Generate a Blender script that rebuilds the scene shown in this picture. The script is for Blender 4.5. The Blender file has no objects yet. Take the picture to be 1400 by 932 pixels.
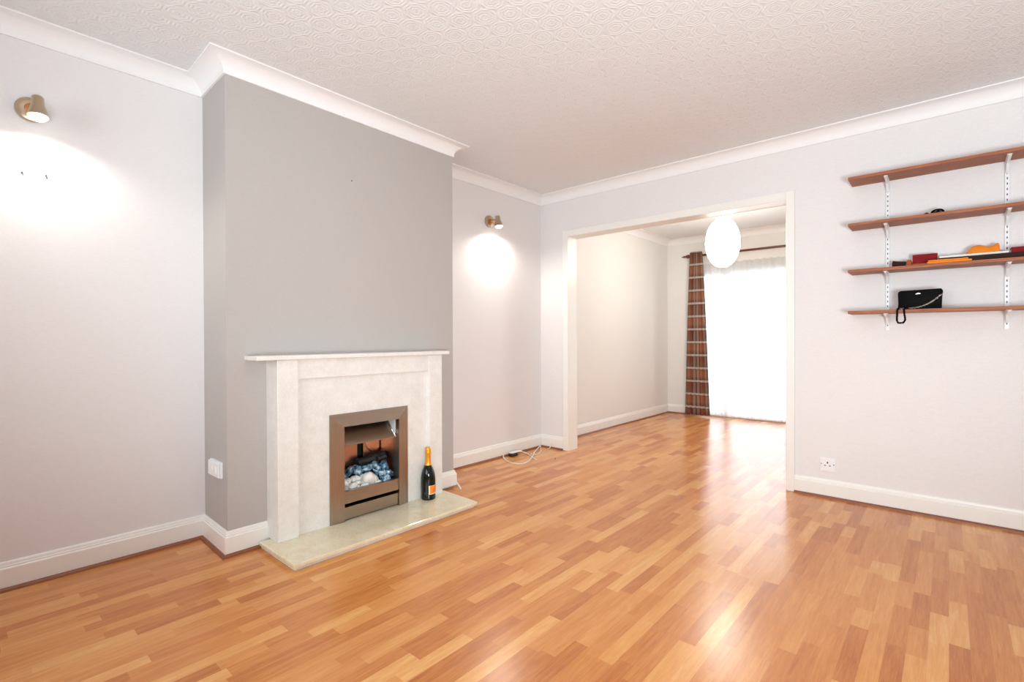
import bpy, bmesh, math, random
from mathutils import Vector, Matrix, noise
random.seed(7)
PI = math.pi
C = bpy.context.scene.collection
scn = bpy.context.scene

# ------------------------------------------------------------ room measures (metres)
H = 2.3565            # ceiling
ZC = 2.28             # lower edge of the coving
YB = 3.7321           # face of the wall with the opening
TB = 0.123            # its thickness
YF = 6.5623           # far wall of the second room
XR = 3.9              # right wall, front room
XR2 = 3.4             # right wall, second room
Y0 = -1.5             # front wall
BREAST = [(0.0, 0.8857), (0.3452, 0.8755), (0.3344, 2.3143), (0.0, 2.3143)]
OX0, OX1, OZ = 0.318, 2.094, 1.947      # clear opening between the rooms

# ------------------------------------------------------------ small helpers
def link(name, bm, mats, parent=None, smooth=False, angle=40):
    me = bpy.data.meshes.new(name)
    bmesh.ops.recalc_face_normals(bm, faces=bm.faces[:])
    if smooth:
        for f in bm.faces: f.smooth = True
        for e in bm.edges:
            if len(e.link_faces) == 2 and e.calc_face_angle(0) > math.radians(angle): e.smooth = False
    bm.to_mesh(me); bm.free()
    for m in (mats if isinstance(mats, (list, tuple)) else [mats]): me.materials.append(m)
    o = bpy.data.objects.new(name, me); C.objects.link(o)
    if parent is not None:
        o.parent = parent
        o.matrix_parent_inverse = Matrix.Translation(-parent.location) if not parent.parent else Matrix.Translation(-parent.matrix_world.translation)
    return o

def tag(o, label, cat, group=None, kind=None):
    o['label'] = label; o['category'] = cat
    if group: o['group'] = group
    if kind: o['kind'] = kind
    return o

def thing(name, label, cat, loc=(0, 0, 0), group=None):
    o = bpy.data.objects.new(name, None); C.objects.link(o)
    o.location = loc; o.empty_display_size = .05
    o.matrix_world = Matrix.Translation(Vector(loc))
    return tag(o, label, cat, group)

def struct(o):
    o['kind'] = 'structure'; return o

def box(bm, x0, x1, y0, y1, z0, z1, bev=0, mat=0, seg=2):
    b = bmesh.new()
    r = bmesh.ops.create_cube(b, size=1)
    for v in b.verts:
        v.co = Vector(((x0 + x1) / 2 + v.co.x * (x1 - x0), (y0 + y1) / 2 + v.co.y * (y1 - y0), (z0 + z1) / 2 + v.co.z * (z1 - z0)))
    if bev: bmesh.ops.bevel(b, geom=b.edges[:], offset=bev, segments=seg, affect='EDGES', profile=.5)
    merge(bm, b, mat)

def merge(bm, b, mat=0):
    mp = {}
    for v in b.verts: mp[v] = bm.verts.new(v.co)
    for f in b.faces:
        try:
            g = bm.faces.new([mp[v] for v in f.verts]); g.material_index = mat; g.smooth = f.smooth
        except ValueError: pass
    b.free()

def prism(bm, pts, axis, a, b_, bev=0, mat=0):
    """extrude a 2D outline along an axis; pts are the two other coordinates in x<y<z order"""
    b = bmesh.new()
    def P(p, t):
        q = list(p); q.insert(axis, t); return Vector(q)
    A = [b.verts.new(P(p, a)) for p in pts]; B = [b.verts.new(P(p, b_)) for p in pts]
    n = len(pts)
    b.faces.new(A); b.faces.new(B[::-1])
    for i in range(n): b.faces.new((A[i], B[i], B[(i + 1) % n], A[(i + 1) % n]))
    bmesh.ops.recalc_face_normals(b, faces=b.faces[:])
    if bev: bmesh.ops.bevel(b, geom=b.edges[:], offset=bev, segments=2, affect='EDGES', profile=.5)
    merge(bm, b, mat)

def lathe(bm, prof, origin=(0, 0, 0), axis=(0, 0, 1), n=32, mat=0, a0=0, a1=2 * PI):
    """prof: (radius, height) along the axis"""
    ax = Vector(axis).normalized(); o = Vector(origin)
    u = ax.orthogonal().normalized() if abs(ax.z) < .999 else Vector((1, 0, 0)); w = ax.cross(u)
    full = abs(a1 - a0 - 2 * PI) < 1e-6
    cnt = n if full else n + 1
    rings = []
    for r, h in prof:
        if r < 1e-6: rings.append([bm.verts.new(o + ax * h)])
        else: rings.append([bm.verts.new(o + ax * h + (u * math.cos(a0 + (a1 - a0) * i / n) + w * math.sin(a0 + (a1 - a0) * i / n)) * r) for i in range(cnt)])
    for A, B in zip(rings, rings[1:]):
        for i in range(n):
            j = (i + 1) % cnt
            if len(A) == 1 and len(B) == 1: continue
            vs = [A[0], B[i], B[j]] if len(A) == 1 else [A[i], A[j], B[0]] if len(B) == 1 else [A[i], A[j], B[j], B[i]]
            f = bm.faces.new(vs); f.material_index = mat; f.smooth = True

def smooth_path(pts, sub=6):
    P = [Vector(p) for p in pts]; out = []
    for i in range(len(P) - 1):
        p0 = P[max(i - 1, 0)]; p1 = P[i]; p2 = P[i + 1]; p3 = P[min(i + 2, len(P) - 1)]
        for k in range(sub):
            t = k / sub
            out.append(.5 * ((2 * p1) + (p2 - p0) * t + (2 * p0 - 5 * p1 + 4 * p2 - p3) * t * t + (3 * p1 - p0 - 3 * p2 + p3) * t ** 3))
    out.append(P[-1]); return out

def tube(bm, pts, r, n=8, mat=0):
    pts = [Vector(p) for p in pts]; rings = []
    up = Vector((0.13, .21, 1)).normalized()
    for i, p in enumerate(pts):
        t = (pts[min(i + 1, len(pts) - 1)] - pts[max(i - 1, 0)]).normalized()
        u = t.cross(up)
        if u.length < .05: u = t.cross(Vector((1, 0, 0)))
        u.normalize(); w = t.cross(u)
        rr = r(i / (len(pts) - 1)) if callable(r) else r
        rings.append([bm.verts.new(p + (u * math.cos(2 * PI * k / n) + w * math.sin(2 * PI * k / n)) * rr) for k in range(n)])
    for A, B in zip(rings, rings[1:]):
        for k in range(n):
            f = bm.faces.new((A[k], A[(k + 1) % n], B[(k + 1) % n], B[k])); f.material_index = mat; f.smooth = True
    for R_ in (rings[0], rings[-1]):
        f = bm.faces.new(R_); f.material_index = mat

def sweep(bm, path, prof, closed=False, mat=0):
    """run a (projection, z) profile along a wall line; the room lies on the right of the walking direction"""
    P = [Vector((p[0], p[1])) for p in path]; n = len(P)
    def nrm(a, b):
        d = (b - a).normalized(); return Vector((d.y, -d.x))
    rows = []
    for i in range(n):
        if closed or 0 < i < n - 1:
            n1 = nrm(P[i - 1], P[i]); n2 = nrm(P[i], P[(i + 1) % n]); m = (n1 + n2) / (1 + n1.dot(n2))
        else: m = nrm(P[0], P[1]) if i == 0 else nrm(P[-2], P[-1])
        rows.append([bm.verts.new((P[i].x + m.x * p, P[i].y + m.y * p, z)) for p, z in prof])
    k = len(prof)
    for i in range(n if closed else n - 1):
        A = rows[i]; B = rows[(i + 1) % n]
        for j in range(k):
            f = bm.faces.new((A[j], A[(j + 1) % k], B[(j + 1) % k], B[j])); f.material_index = mat
    if not closed:
        bm.faces.new(rows[0]); bm.faces.new(rows[-1])

# ------------------------------------------------------------ materials
class NT:
    def __init__(s, name):
        s.m = bpy.data.materials.new(name); s.m.use_nodes = True; s.t = s.m.node_tree
        s.b = s.t.nodes['Principled BSDF']; s.out = s.t.nodes['Material Output']
    def n(s, typ, **kw):
        nd = s.t.nodes.new(typ)
        for k, v in kw.items(): setattr(nd, k, v)
        return nd
    def l(s, a, b): s.t.links.new(a, b)
    def put(s, sock, v):
        if hasattr(v, 'is_linked') or hasattr(v, 'links'): s.l(v, sock)
        else: sock.default_value = v
    def math(s, op, a, b=0.0, c=0.0):
        nd = s.n('ShaderNodeMath', operation=op); s.put(nd.inputs[0], a); s.put(nd.inputs[1], b); s.put(nd.inputs[2], c); return nd.outputs[0]
    def vec(s, x, y, z=0.0):
        nd = s.n('ShaderNodeCombineXYZ'); s.put(nd.inputs[0], x); s.put(nd.inputs[1], y); s.put(nd.inputs[2], z); return nd.outputs[0]
    def xyz(s, which='Object'):
        tc = s.n('ShaderNodeTexCoord'); sp = s.n('ShaderNodeSeparateXYZ'); s.l(tc.outputs[which], sp.inputs[0]); return sp.outputs[0], sp.outputs[1], sp.outputs[2], tc.outputs[which]
    def noise(s, vec, scale, detail=3, rough=.55):
        nd = s.n('ShaderNodeTexNoise'); s.l(vec, nd.inputs['Vector']); nd.inputs['Scale'].default_value = scale
        nd.inputs['Detail'].default_value = detail; nd.inputs['Roughness'].default_value = rough; return nd.outputs['Fac']
    def white(s, vec):
        nd = s.n('ShaderNodeTexWhiteNoise', noise_dimensions='3D'); s.l(vec, nd.inputs['Vector']); return nd.outputs['Value']
    def ramp(s, fac, stops, interp='LINEAR'):
        nd = s.n('ShaderNodeValToRGB'); s.put(nd.inputs[0], fac); cr = nd.color_ramp; cr.interpolation = interp
        while len(cr.elements) < len(stops): cr.elements.new(.5)
        for e, (p, c) in zip(cr.elements, stops): e.position = p; e.color = (*c, 1) if len(c) == 3 else c
        return nd.outputs['Color']
    def mix(s, f, a, b, bt='MIX'):
        nd = s.n('ShaderNodeMix', data_type='RGBA', blend_type=bt); s.put(nd.inputs['Factor'], f)
        for k, v in (('A', a), ('B', b)):
            sk = [q for q in nd.inputs if q.name == k and q.type == 'RGBA'][0]
            s.put(sk, (*v, 1) if isinstance(v, tuple) and len(v) == 3 else v)
        return [q for q in nd.outputs if q.type == 'RGBA'][0]
    def bump(s, h, strength=.3, dist=.002):
        nd = s.n('ShaderNodeBump'); s.l(h, nd.inputs['Height']); nd.inputs['Strength'].default_value = strength; nd.inputs['Distance'].default_value = dist
        s.l(nd.outputs[0], s.b.inputs['Normal'])
    def base(s, c): s.put(s.b.inputs['Base Color'], (*c, 1) if isinstance(c, tuple) and len(c) == 3 else c)
    def set(s, rough=.5, metal=0, **kw):
        s.put(s.b.inputs['Roughness'], rough); s.put(s.b.inputs['Metallic'], metal)
        for k, v in kw.items(): s.put(s.b.inputs[k.replace('_', ' ')], v)
        return s

def plain(name, col, rough=.5, metal=0, var=.06, scale=40, bump=0, **kw):
    t = NT(name); x, y, z, v = t.xyz()
    f = t.noise(v, scale, 3)
    t.base(t.mix(f, tuple(max(0, c * (1 - var)) for c in col), tuple(min(1, c * (1 + var)) for c in col)))
    t.set(rough, metal, **kw)
    if bump: t.bump(f, bump, .001)
    return t.m

def wallpaper(name, col, b=.35):
    t = NT(name); x, y, z, v = t.xyz()
    f1 = t.noise(v, 260, 3, .6)
    f2 = t.noise(t.vec(t.math('MULTIPLY', x, .35), t.math('MULTIPLY', y, .35), t.math('MULTIPLY', z, 2.6)), 110, 2)
    h = t.math('ADD', f1, t.math('MULTIPLY', f2, .6))
    c = t.ramp(h, [(.55, tuple(k * .955 for k in col)), (1.05 if False else 1.0, tuple(min(1, k * 1.03) for k in col))])
    t.base(c); t.set(.75); t.bump(h, b, .0015)
    return t.m

M = {}
M['wall'] = wallpaper('wallpaper_white', (.80, .775, .775))
M['wall_far'] = wallpaper('wallpaper_cream', (.82, .805, .775), .7)
M['grey'] = wallpaper('paint_grey', (.475, .443, .423), .3)
M['white'] = plain('gloss_white_paint', (.87, .855, .815), .32, var=.02)
M['cove'] = plain('matt_white_plaster', (.88, .87, .875), .6, var=.015)
M['door_white'] = plain('white_plastic', (.86, .87, .88), .3, var=.02)
M['bead'] = plain('red_brown_beading', (.25, .08, .032), .4, var=.25, scale=25)

def ceiling_mat():
    t = NT('embossed_ceiling_paper'); x, y, z, v = t.xyz()
    a = .106; b_ = a * math.sqrt(3)
    def lat(ox, oy):
        fx = t.math('MULTIPLY', t.math('SUBTRACT', t.math('FRACT', t.math('ADD', t.math('DIVIDE', x, b_), ox)), .5), b_)
        fy = t.math('MULTIPLY', t.math('SUBTRACT', t.math('FRACT', t.math('ADD', t.math('DIVIDE', y, a), oy)), .5), a)
        return t.math('SQRT', t.math('ADD', t.math('MULTIPLY', fx, fx), t.math('MULTIPLY', fy, fy))), t.math('ARCTAN2', fy, fx)
    d1, a1 = lat(0, 0); d2, a2 = lat(.5, .5)
    d = t.math('MINIMUM', d1, d2)
    near = t.math('LESS_THAN', d1, d2)
    ang = t.math('ADD', t.math('MULTIPLY', near, a1), t.math('MULTIPLY', t.math('SUBTRACT', 1.0, near), a2))
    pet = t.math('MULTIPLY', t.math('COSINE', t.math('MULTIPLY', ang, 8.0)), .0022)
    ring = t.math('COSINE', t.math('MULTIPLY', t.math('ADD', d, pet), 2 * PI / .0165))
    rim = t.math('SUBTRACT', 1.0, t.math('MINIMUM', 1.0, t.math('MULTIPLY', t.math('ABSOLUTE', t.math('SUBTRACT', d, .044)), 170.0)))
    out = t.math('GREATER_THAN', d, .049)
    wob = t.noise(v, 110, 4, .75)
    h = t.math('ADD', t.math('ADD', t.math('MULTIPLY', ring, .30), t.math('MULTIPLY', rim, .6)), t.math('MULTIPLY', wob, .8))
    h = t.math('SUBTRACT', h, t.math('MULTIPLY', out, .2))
    t.base(t.mix(t.math('MULTIPLY', t.math('ADD', h, .6), .5), (.785, .79, .80), (.84, .85, .865))); t.set(.7); t.bump(h, .6, .0034)  # relief shading put into the colour: darker grooves, lighter ridges
    return t.m
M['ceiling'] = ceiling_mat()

def floor_mat():
    t = NT('beech_strip_laminate'); x, y, z, v = t.xyz()
    w = .053
    xr = t.math('DIVIDE', x, w); row = t.math('FLOOR', xr); fx = t.math('FRACT', xr)
    r1 = t.white(t.vec(row, 3.3, 1.7)); r2 = t.white(t.vec(row, 9.1, 4.2))
    ln = t.math('ADD', .46, t.math('MULTIPLY', r2, .18))
    yy = t.math('ADD', t.math('DIVIDE', y, ln), t.math('MULTIPLY', r1, 7.0))
    col = t.math('FLOOR', yy); fy = t.math('FRACT', yy)
    r3 = t.white(t.vec(row, col, 2.2))
    cut = t.math('ADD', .38, t.math('MULTIPLY', r3, .34))
    two = t.math('MULTIPLY', t.math('GREATER_THAN', fy, cut), t.math('GREATER_THAN', t.math('FRACT', t.math('MULTIPLY', r3, 13.0)), .5))
    pid = t.vec(row, col, t.math('ADD', t.math('MULTIPLY', two, 5.0), 1.0))
    tone = t.white(pid)
    jig = t.math('MULTIPLY', tone, 31.0)
    g1 = t.noise(t.vec(t.math('MULTIPLY', x, 30.0), t.math('ADD', t.math('MULTIPLY', y, 2.2), jig), jig), 2.2, 4, .6)
    g2 = t.noise(t.vec(t.math('MULTIPLY', x, 170.0), t.math('ADD', t.math('MULTIPLY', y, 9.0), jig), jig), 1.6, 3, .7)
    fig = t.math('ADD', t.math('MULTIPLY', t.math('SUBTRACT', g1, .5), .75), t.math('MULTIPLY', t.math('SUBTRACT', g2, .5), .6))
    k = t.math('ADD', t.math('ADD', .12, t.math('MULTIPLY', tone, .72)), fig)
    c = t.ramp(k, [(0.0, (.44, .135, .031)), (.28, (.56, .20, .049)), (.55, (.66, .272, .076)), (.8, (.735, .345, .108)), (1.0, (.80, .44, .165))])
    # seam lines between strips and at stave ends
    ex = t.math('MINIMUM', fx, t.math('SUBTRACT', 1.0, fx))
    ey = t.math('MINIMUM', t.math('MULTIPLY', t.math('MINIMUM', fy, t.math('SUBTRACT', 1.0, fy)), ln), t.math('MULTIPLY', t.math('ABSOLUTE', t.math('SUBTRACT', fy, cut)), ln))
    bx = t.math('ABSOLUTE', t.math('SUBTRACT', t.math('FRACT', t.math('DIVIDE', x, w * 3)), .5))
    board = t.math('GREATER_THAN', bx, .4965)
    seam = t.math('MAXIMUM', t.math('MULTIPLY', t.math('LESS_THAN', ex, .010), .35), board)
    c = t.mix(t.math('MULTIPLY', seam, .35), c, (.30, .11, .04))
    t.base(c)
    sm = t.noise(v, 5, 3)
    t.set(t.math('ADD', .215, t.math('MULTIPLY', sm, .05)))
    t.b.inputs['IOR'].default_value = 1.5
    hh = t.math('SUBTRACT', t.math('MULTIPLY', g2, .15), board)
    t.bump(hh, .12, .0006)
    return t.m
M['floor'] = floor_mat()

def marble(name, c1, c2, c3, rough):
    t = NT(name); x, y, z, v = t.xyz()
    a = t.noise(v, 14, 5, .7); b_ = t.noise(v, 120, 3, .6)
    t.base(t.ramp(t.math('ADD', t.math('MULTIPLY', a, .6), t.math('MULTIPLY', b_, .4)), [(.3, c1), (.5, c2), (.68, c3)])); t.set(rough)
    return t.m
M['marble'] = marble('cream_marble', (.70, .675, .62), (.79, .765, .72), (.85, .835, .80), .35)
M['hearth'] = marble('polished_cream_marble', (.66, .54, .36), (.77, .68, .49), (.85, .79, .65), .10)

def brushed(name, col, rough=.35, ax=1):
    t = NT(name); x, y, z, v = t.xyz()
    s = [180.0, 180.0, 180.0]; s[ax] = 4.0
    f = t.noise(t.vec(t.math('MULTIPLY', x, s[0]), t.math('MULTIPLY', y, s[1]), t.math('MULTIPLY', z, s[2])), 1.5, 3, .7)
    t.base(t.mix(f, tuple(c * .8 for c in col), tuple(min(1, c * 1.15) for c in col)))
    t.set(t.math('ADD', rough - .06, t.math('MULTIPLY', f, .12)), 1.0)
    return t.m
M['steel'] = brushed('brushed_bronze_steel', (.44, .36, .285), .33)
M['steel_v'] = brushed('brushed_bronze_steel_upright', (.44, .36, .285), .33, 2)
M['copper_back'] = brushed('copper_tinted_back_plate', (.62, .36, .25), .3, 2)
M['chrome'] = plain('polished_chrome', (.88, .9, .92), .12, 1, var=.02)
M['dark'] = plain('dark_void', (.012, .011, .011), .7)
M['black_plastic'] = plain('black_plastic', (.02, .02, .022), .4)
M['nickel'] = plain('satin_nickel_bronze', (.56, .44, .31), .3, 1, var=.08)
M['copper'] = plain('copper_centre', (.60, .27, .10), .3, 1, var=.1)
M['slot'] = plain('slot_shadow_steel', (.12, .12, .125), .6)
M['track'] = plain('white_enamel_steel', (.84, .85, .87), .35, var=.02)

def shelf_mat():
    t = NT('red_brown_veneer'); x, y, z, v = t.xyz()
    g = t.noise(t.vec(t.math('MULTIPLY', x, 4.0), t.math('MULTIPLY', y, 60.0), t.math('MULTIPLY', z, 60.0)), 2.0, 4, .6)
    t.base(t.ramp(g, [(.3, (.23, .075, .034)), (.5, (.34, .118, .053)), (.72, (.44, .175, .085))])); t.set(.5, Specular_IOR_Level=.25)
    return t.m
M['shelf'] = shelf_mat()
M['pole'] = plain('dark_mahogany', (.115, .022, .014), .3, var=.3, scale=60)

def plaid_mat():
    t = NT('plaid_curtain_cloth'); tc = t.n('ShaderNodeTexCoord'); sp = t.n('ShaderNodeSeparateXYZ'); t.l(tc.outputs['UV'], sp.inputs[0])
    u, vv = sp.outputs[0], sp.outputs[1]           # u across the cloth 0..1, v height in metres
    brown, rust, dark, pale, grey = (.20, .125, .088), (.42, .125, .05), (.075, .020, .016), (.56, .45, .38), (.33, .28, .24)
    cu = t.ramp(u, [(0, grey), (.05, brown), (.12, rust), (.24, brown), (.28, dark), (.34, pale), (.41, rust), (.46, dark), (.51, pale), (.57, rust), (.62, dark), (.67, rust), (.80, brown), (.88, grey), (1, grey)], 'CONSTANT')
    per = .1685
    q = t.math('FRACT', t.math('DIVIDE', t.math('SUBTRACT', 1.99, vv), per))
    q2 = t.math('FRACT', t.math('DIVIDE', t.math('SUBTRACT', 1.99, vv), per * 2))
    cv = t.ramp(q2, [(0, brown), (.06, (.10, .045, .035)), (.10, (.48, .17, .075)), (.34, (.46, .23, .14)), (.50, (.10, .05, .04)), (.57, (.22, .07, .045)), (.72, (.24, .06, .045)), (.88, brown)], 'LINEAR')
    c = t.mix(.5, cu, cv)
    wband = t.math('LESS_THAN', q, .155)
    c = t.mix(t.math('MULTIPLY', wband, .82), c, (.80, .72, .64))
    dband = t.math('MULTIPLY', t.math('GREATER_THAN', q, .155), t.math('LESS_THAN', q, .215))
    c = t.mix(t.math('MULTIPLY', dband, .6), c, (.09, .05, .04))
    wv = t.n('ShaderNodeTexNoise'); wv.inputs['Scale'].default_value = 900; t.l(tc.outputs['Object'], wv.inputs['Vector'])
    c = t.mix(t.math('MULTIPLY', wv.outputs['Fac'], .25), c, (.2, .13, .1))
    c = t.mix(.2, c, (0, 0, 0))
    t.base(c); t.set(.9, Specular_IOR_Level=.15)
    return t.m
M['plaid'] = plaid_mat()

def net_mat():
    t = NT('white_net_voile'); x, y, z, v = t.xyz()
    f = t.noise(t.vec(t.math('MULTIPLY', x, 500.0), t.math('MULTIPLY', z, 500.0), 0.0), 1.0, 1)
    d = t.n('ShaderNodeBsdfDiffuse'); d.inputs[0].default_value = (.9, .91, .92, 1)
    tr = t.n('ShaderNodeBsdfTranslucent'); tr.inputs[0].default_value = (.93, .95, .97, 1)
    tp = t.n('ShaderNodeBsdfTransparent')
    m1 = t.n('ShaderNodeMixShader'); m1.inputs[0].default_value = .62; t.l(d.outputs[0], m1.inputs[1]); t.l(tr.outputs[0], m1.inputs[2])
    m2 = t.n('ShaderNodeMixShader'); t.l(t.math('ADD', .16, t.math('MULTIPLY', f, .12)), m2.inputs[0]); t.l(m1.outputs[0], m2.inputs[1]); t.l(tp.outputs[0], m2.inputs[2])
    t.l(m2.outputs[0], t.out.inputs[0])
    return t.m
M['net'] = net_mat()

def glass_mat():
    t = NT('window_glass')
    tp = t.n('ShaderNodeBsdfTransparent'); g = t.n('ShaderNodeBsdfGlossy'); g.inputs['Roughness'].default_value = .02
    fr = t.n('ShaderNodeFresnel'); fr.inputs[0].default_value = 1.45
    m = t.n('ShaderNodeMixShader'); t.l(fr.outputs[0], m.inputs[0]); t.l(tp.outputs[0], m.inputs[1]); t.l(g.outputs[0], m.inputs[2]); t.l(m.outputs[0], t.out.inputs[0])
    return t.m
M['glass'] = glass_mat()

def emit(name, col, strength, base=(.9, .9, .9)):
    t = NT(name); t.base(base); t.set(.5)
    t.b.inputs['Emission Color'].default_value = (*col, 1); t.b.inputs['Emission Strength'].default_value = strength
    return t.m
M['shade'] = emit('lit_paper_shade', (1.0, .94, .83), 21)
M['bulb'] = emit('lit_frosted_bulb', (1.0, .95, .84), 6)
M['bottle'] = plain('dark_green_black_glass', (.006, .008, .006), .06, var=.1, Specular_IOR_Level=.35)
M['foil'] = plain('orange_gold_foil', (.82, .36, .03), .33, .55, var=.15, scale=120, bump=.3)
M['label_o'] = plain('orange_label_paper', (.86, .25, .02), .5, var=.06)
M['label_w'] = plain('pale_gold_label_border', (.86, .80, .60), .4)
M['leather'] = plain('black_leather', (.004, .004, .0045), .6, var=.2, scale=300, bump=.4, Specular_IOR_Level=.06)
M['silver'] = plain('silver_metal', (.85, .86, .84), .2, 1)
M['cable'] = plain('white_cable_sheath', (.84, .82, .76), .4, var=.03)
M['plum'] = plain('dark_plum_plastic', (.035, .012, .016), .35)
M['red'] = plain('dark_red_cover', (.22, .006, .008), .7, var=.15, Specular_IOR_Level=.2)
M['orange'] = plain('orange_cloth', (.83, .24, .012), .8, var=.15, scale=60)
M['rust'] = plain('rust_orange_cloth', (.42, .10, .02), .8, var=.25, scale=60)
M['darkbrown'] = plain('dark_brown_cover', (.030, .011, .009), .7, var=.3, Specular_IOR_Level=.2)
M['paper'] = plain('white_paper', (.80, .80, .77), .6, var=.03)
M['pebble'] = plain('white_stone', (.80, .78, .74), .35, var=.18, scale=35, bump=.3)
def film_mat():
    t = NT('glossy_blue_chunk'); x, y, z, v = t.xyz(); f = t.noise(v, 32, 3, .6)
    t.base(t.ramp(f, [(.36, (.008, .02, .035)), (.48, (.03, .11, .19)), (.56, (.16, .34, .48)), (.66, (.62, .74, .80))])); t.set(.07, Coat_Weight=1.0); return t.m  # pale stops paint bluish-white highlights into the chunk colour
M['blueglass'] = film_mat()
M['log'] = plain('charred_black_log', (.02, .019, .02), .45, var=.5, scale=40, bump=.8)
M['outside'] = plain('pale_paving', (.62, .61, .58), .8)

# ------------------------------------------------------------ the shell
bm = bmesh.new(); box(bm, -.15, XR + .15, Y0 - .2, YF + .2, -.08, 0)
struct(link('floor', bm, M['floor']))
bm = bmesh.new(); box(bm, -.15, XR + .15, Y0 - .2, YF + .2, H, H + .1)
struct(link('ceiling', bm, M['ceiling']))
bm = bmesh.new(); box(bm, -.15, 0, Y0 - .2, YB, 0, H)
struct(link('wall_left', bm, M['wall']))
bm = bmesh.new(); box(bm, -.15, 0, YB, YF + .2, 0, H)
struct(link('wall_left_far', bm, M['wall_far']))
# wall between the rooms, with its opening
bm = bmesh.new()
for a in ((0, OX0 - .018, 0, H), (OX1 + .018, XR, 0, H), (OX0 - .018, OX1 + .018, OZ + .018, H)): box(bm, a[0], a[1], YB, YB + TB, a[2], a[3])
struct(link('wall_back', bm, M['wall']))
bm = bmesh.new(); box(bm, XR, XR + .15, Y0 - .2, YB + TB, 0, H)
struct(link('wall_right', bm, M['wall']))
bm = bmesh.new(); box(bm, XR2, XR2 + .15, YB + TB, YF + .2, 0, H)
struct(link('wall_right_far', bm, M['wall_far']))
# far wall round the garden door
DX0, DX1, DZ = .36, 2.55, 1.89
bm = bmesh.new()
for a in ((0, DX0, 0, H), (DX1, XR2, 0, H), (DX0, DX1, DZ, H)): box(bm, a[0], a[1], YF, YF + .2, a[2], a[3])
struct(link('wall_far', bm, M['wall_far']))
# front wall behind the camera, with a wide window
WX0, WX1, WZ0, WZ1 = .7, 3.3, .8, 2.15
bm = bmesh.new()
for a in ((0, WX0, 0, H), (WX1, XR, 0, H), (WX0, WX1, 0, WZ0), (WX0, WX1, WZ1, H)): box(bm, a[0], a[1], Y0 - .2, Y0, a[2], a[3])
struct(link('wall_front', bm, M['wall']))
# chimney breast with a recess for the fire
bm = bmesh.new()
(p0, p1, p2, p3) = BREAST
RY0, RY1, RZ0, RZ1, RX = 1.385, 1.80, .02, .575, .17
def fx(y): return p1[0] + (p2[0] - p1[0]) * (y - p1[1]) / (p2[1] - p1[1])
def quad(*v): bm.faces.new([bm.verts.new(q) for q in v])
quad((*p0, 0), (*p1, 0), (*p1, H), (*p0, H)); quad((*p2, 0), (*p3, 0), (*p3, H), (*p2, H))
ys = [p1[1], RY0, RY1, p2[1]]; zs = [0, RZ0, RZ1, H]
for i in range(3):
    for j in range(3):
        if i == 1 and j == 1: continue
        quad((fx(ys[i]), ys[i], zs[j]), (fx(ys[i + 1]), ys[i + 1], zs[j]), (fx(ys[i + 1]), ys[i + 1], zs[j + 1]), (fx(ys[i]), ys[i], zs[j + 1]))
A = [(RY0, RZ0), (RY1, RZ0), (RY1, RZ1), (RY0, RZ1)]
for i in range(4):
    a, b_ = A[i], A[(i + 1) % 4]
    quad((fx(a[0]), *a), (fx(b_[0]), *b_), (RX, *b_), (RX, *a))
quad(*[(RX, *a) for a in A])
bmesh.ops.remove_doubles(bm, verts=bm.verts[:], dist=1e-5)
struct(link('wall_chimney', bm, M['grey']))

# coving, both rooms
pc, lip = .0858, .007
cprof = [(0, ZC), (.009, ZC), (.009, ZC + lip)]
for i in range(1, 12):
    a = i / 12 * PI / 2
    cprof.append((.009 + (pc - .009) * (1 - math.cos(a)), ZC + lip + (H - ZC - 2 * lip) * math.sin(a)))
cprof += [(pc, H - lip), (pc, H), (0, H)]
near = [(0, Y0), p0, p1, p2, p3, (0, YB), (XR, YB), (XR, Y0)]
bm = bmesh.new(); sweep(bm, near, cprof, True)
struct(link('trim_1', bm, M['cove'], smooth=True, angle=25))
far = [(0, YB + TB), (0, YF), (XR2, YF), (XR2, YB + TB)]
bm = bmesh.new(); sweep(bm, far, cprof, True)
struct(link('trim_2', bm, M['cove'], smooth=True, angle=25))
# opening: lining and architraves
bm = bmesh.new()
yl0, yl1 = YB - .004, YB + TB + .004
box(bm, OX0 - .018, OX0, yl0, yl1, 0, OZ + .018); box(bm, OX1, OX1 + .018, yl0, yl1, 0, OZ + .018); box(bm, OX0, OX1, yl0, yl1, OZ, OZ + .018)
AW = .054
for ya, yb in ((YB - .017, YB), (YB + TB, YB + TB + .017)):
    xa, xb = (.262, 2.1445)
    box(bm, xa, OX0 + .002, ya, yb, 0, 2.004, .004); box(bm, OX1 - .002, xb, ya, yb, 0, 2.004, .004)
    box(bm, OX0 + .002, OX1 - .002, ya, yb, OZ - .002, 2.004, .004)
struct(link('trim_3', bm, M['white']))
# skirting boards with a wooden bead along the floor
HS = .1165
def sk_prof(z0=.014): return [(0, z0), (.017, z0), (.017, .088), (.0155, .092), (.013, .094), (.013, .099), (.010, .103), (.008, .112), (.004, HS), (0, HS)]
bead_prof = [(0, 0), (.031, 0), (.0305, .005), (.028, .010), (.024, .0135), (.019, .0145), (0, .0145)]
def skirting(name, path, bead=True):
    b = bmesh.new(); sweep(b, path, sk_prof(.014))
    o = struct(link(name, b, M['white']))
    if bead:
        b = bmesh.new(); sweep(b, path, bead_prof); link('floor_bead', b, M['bead'], o, smooth=True, angle=50)
skirting('baseboard_left', [(0, Y0), p0, p1, (fx(1.060), 1.060)])
skirting('baseboard_chimney', [(fx(2.094), 2.094), p2, (.15, p3[1])], False)
skirting('baseboard_alcove', [p3, (0, YB), (.262, YB)])
skirting('baseboard_back', [(2.1445, YB), (XR, YB), (XR, Y0)])
skirting('baseboard_far', [(.262, YB + TB), (0, YB + TB), (0, YF), (DX0 - .05, YF)])

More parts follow.
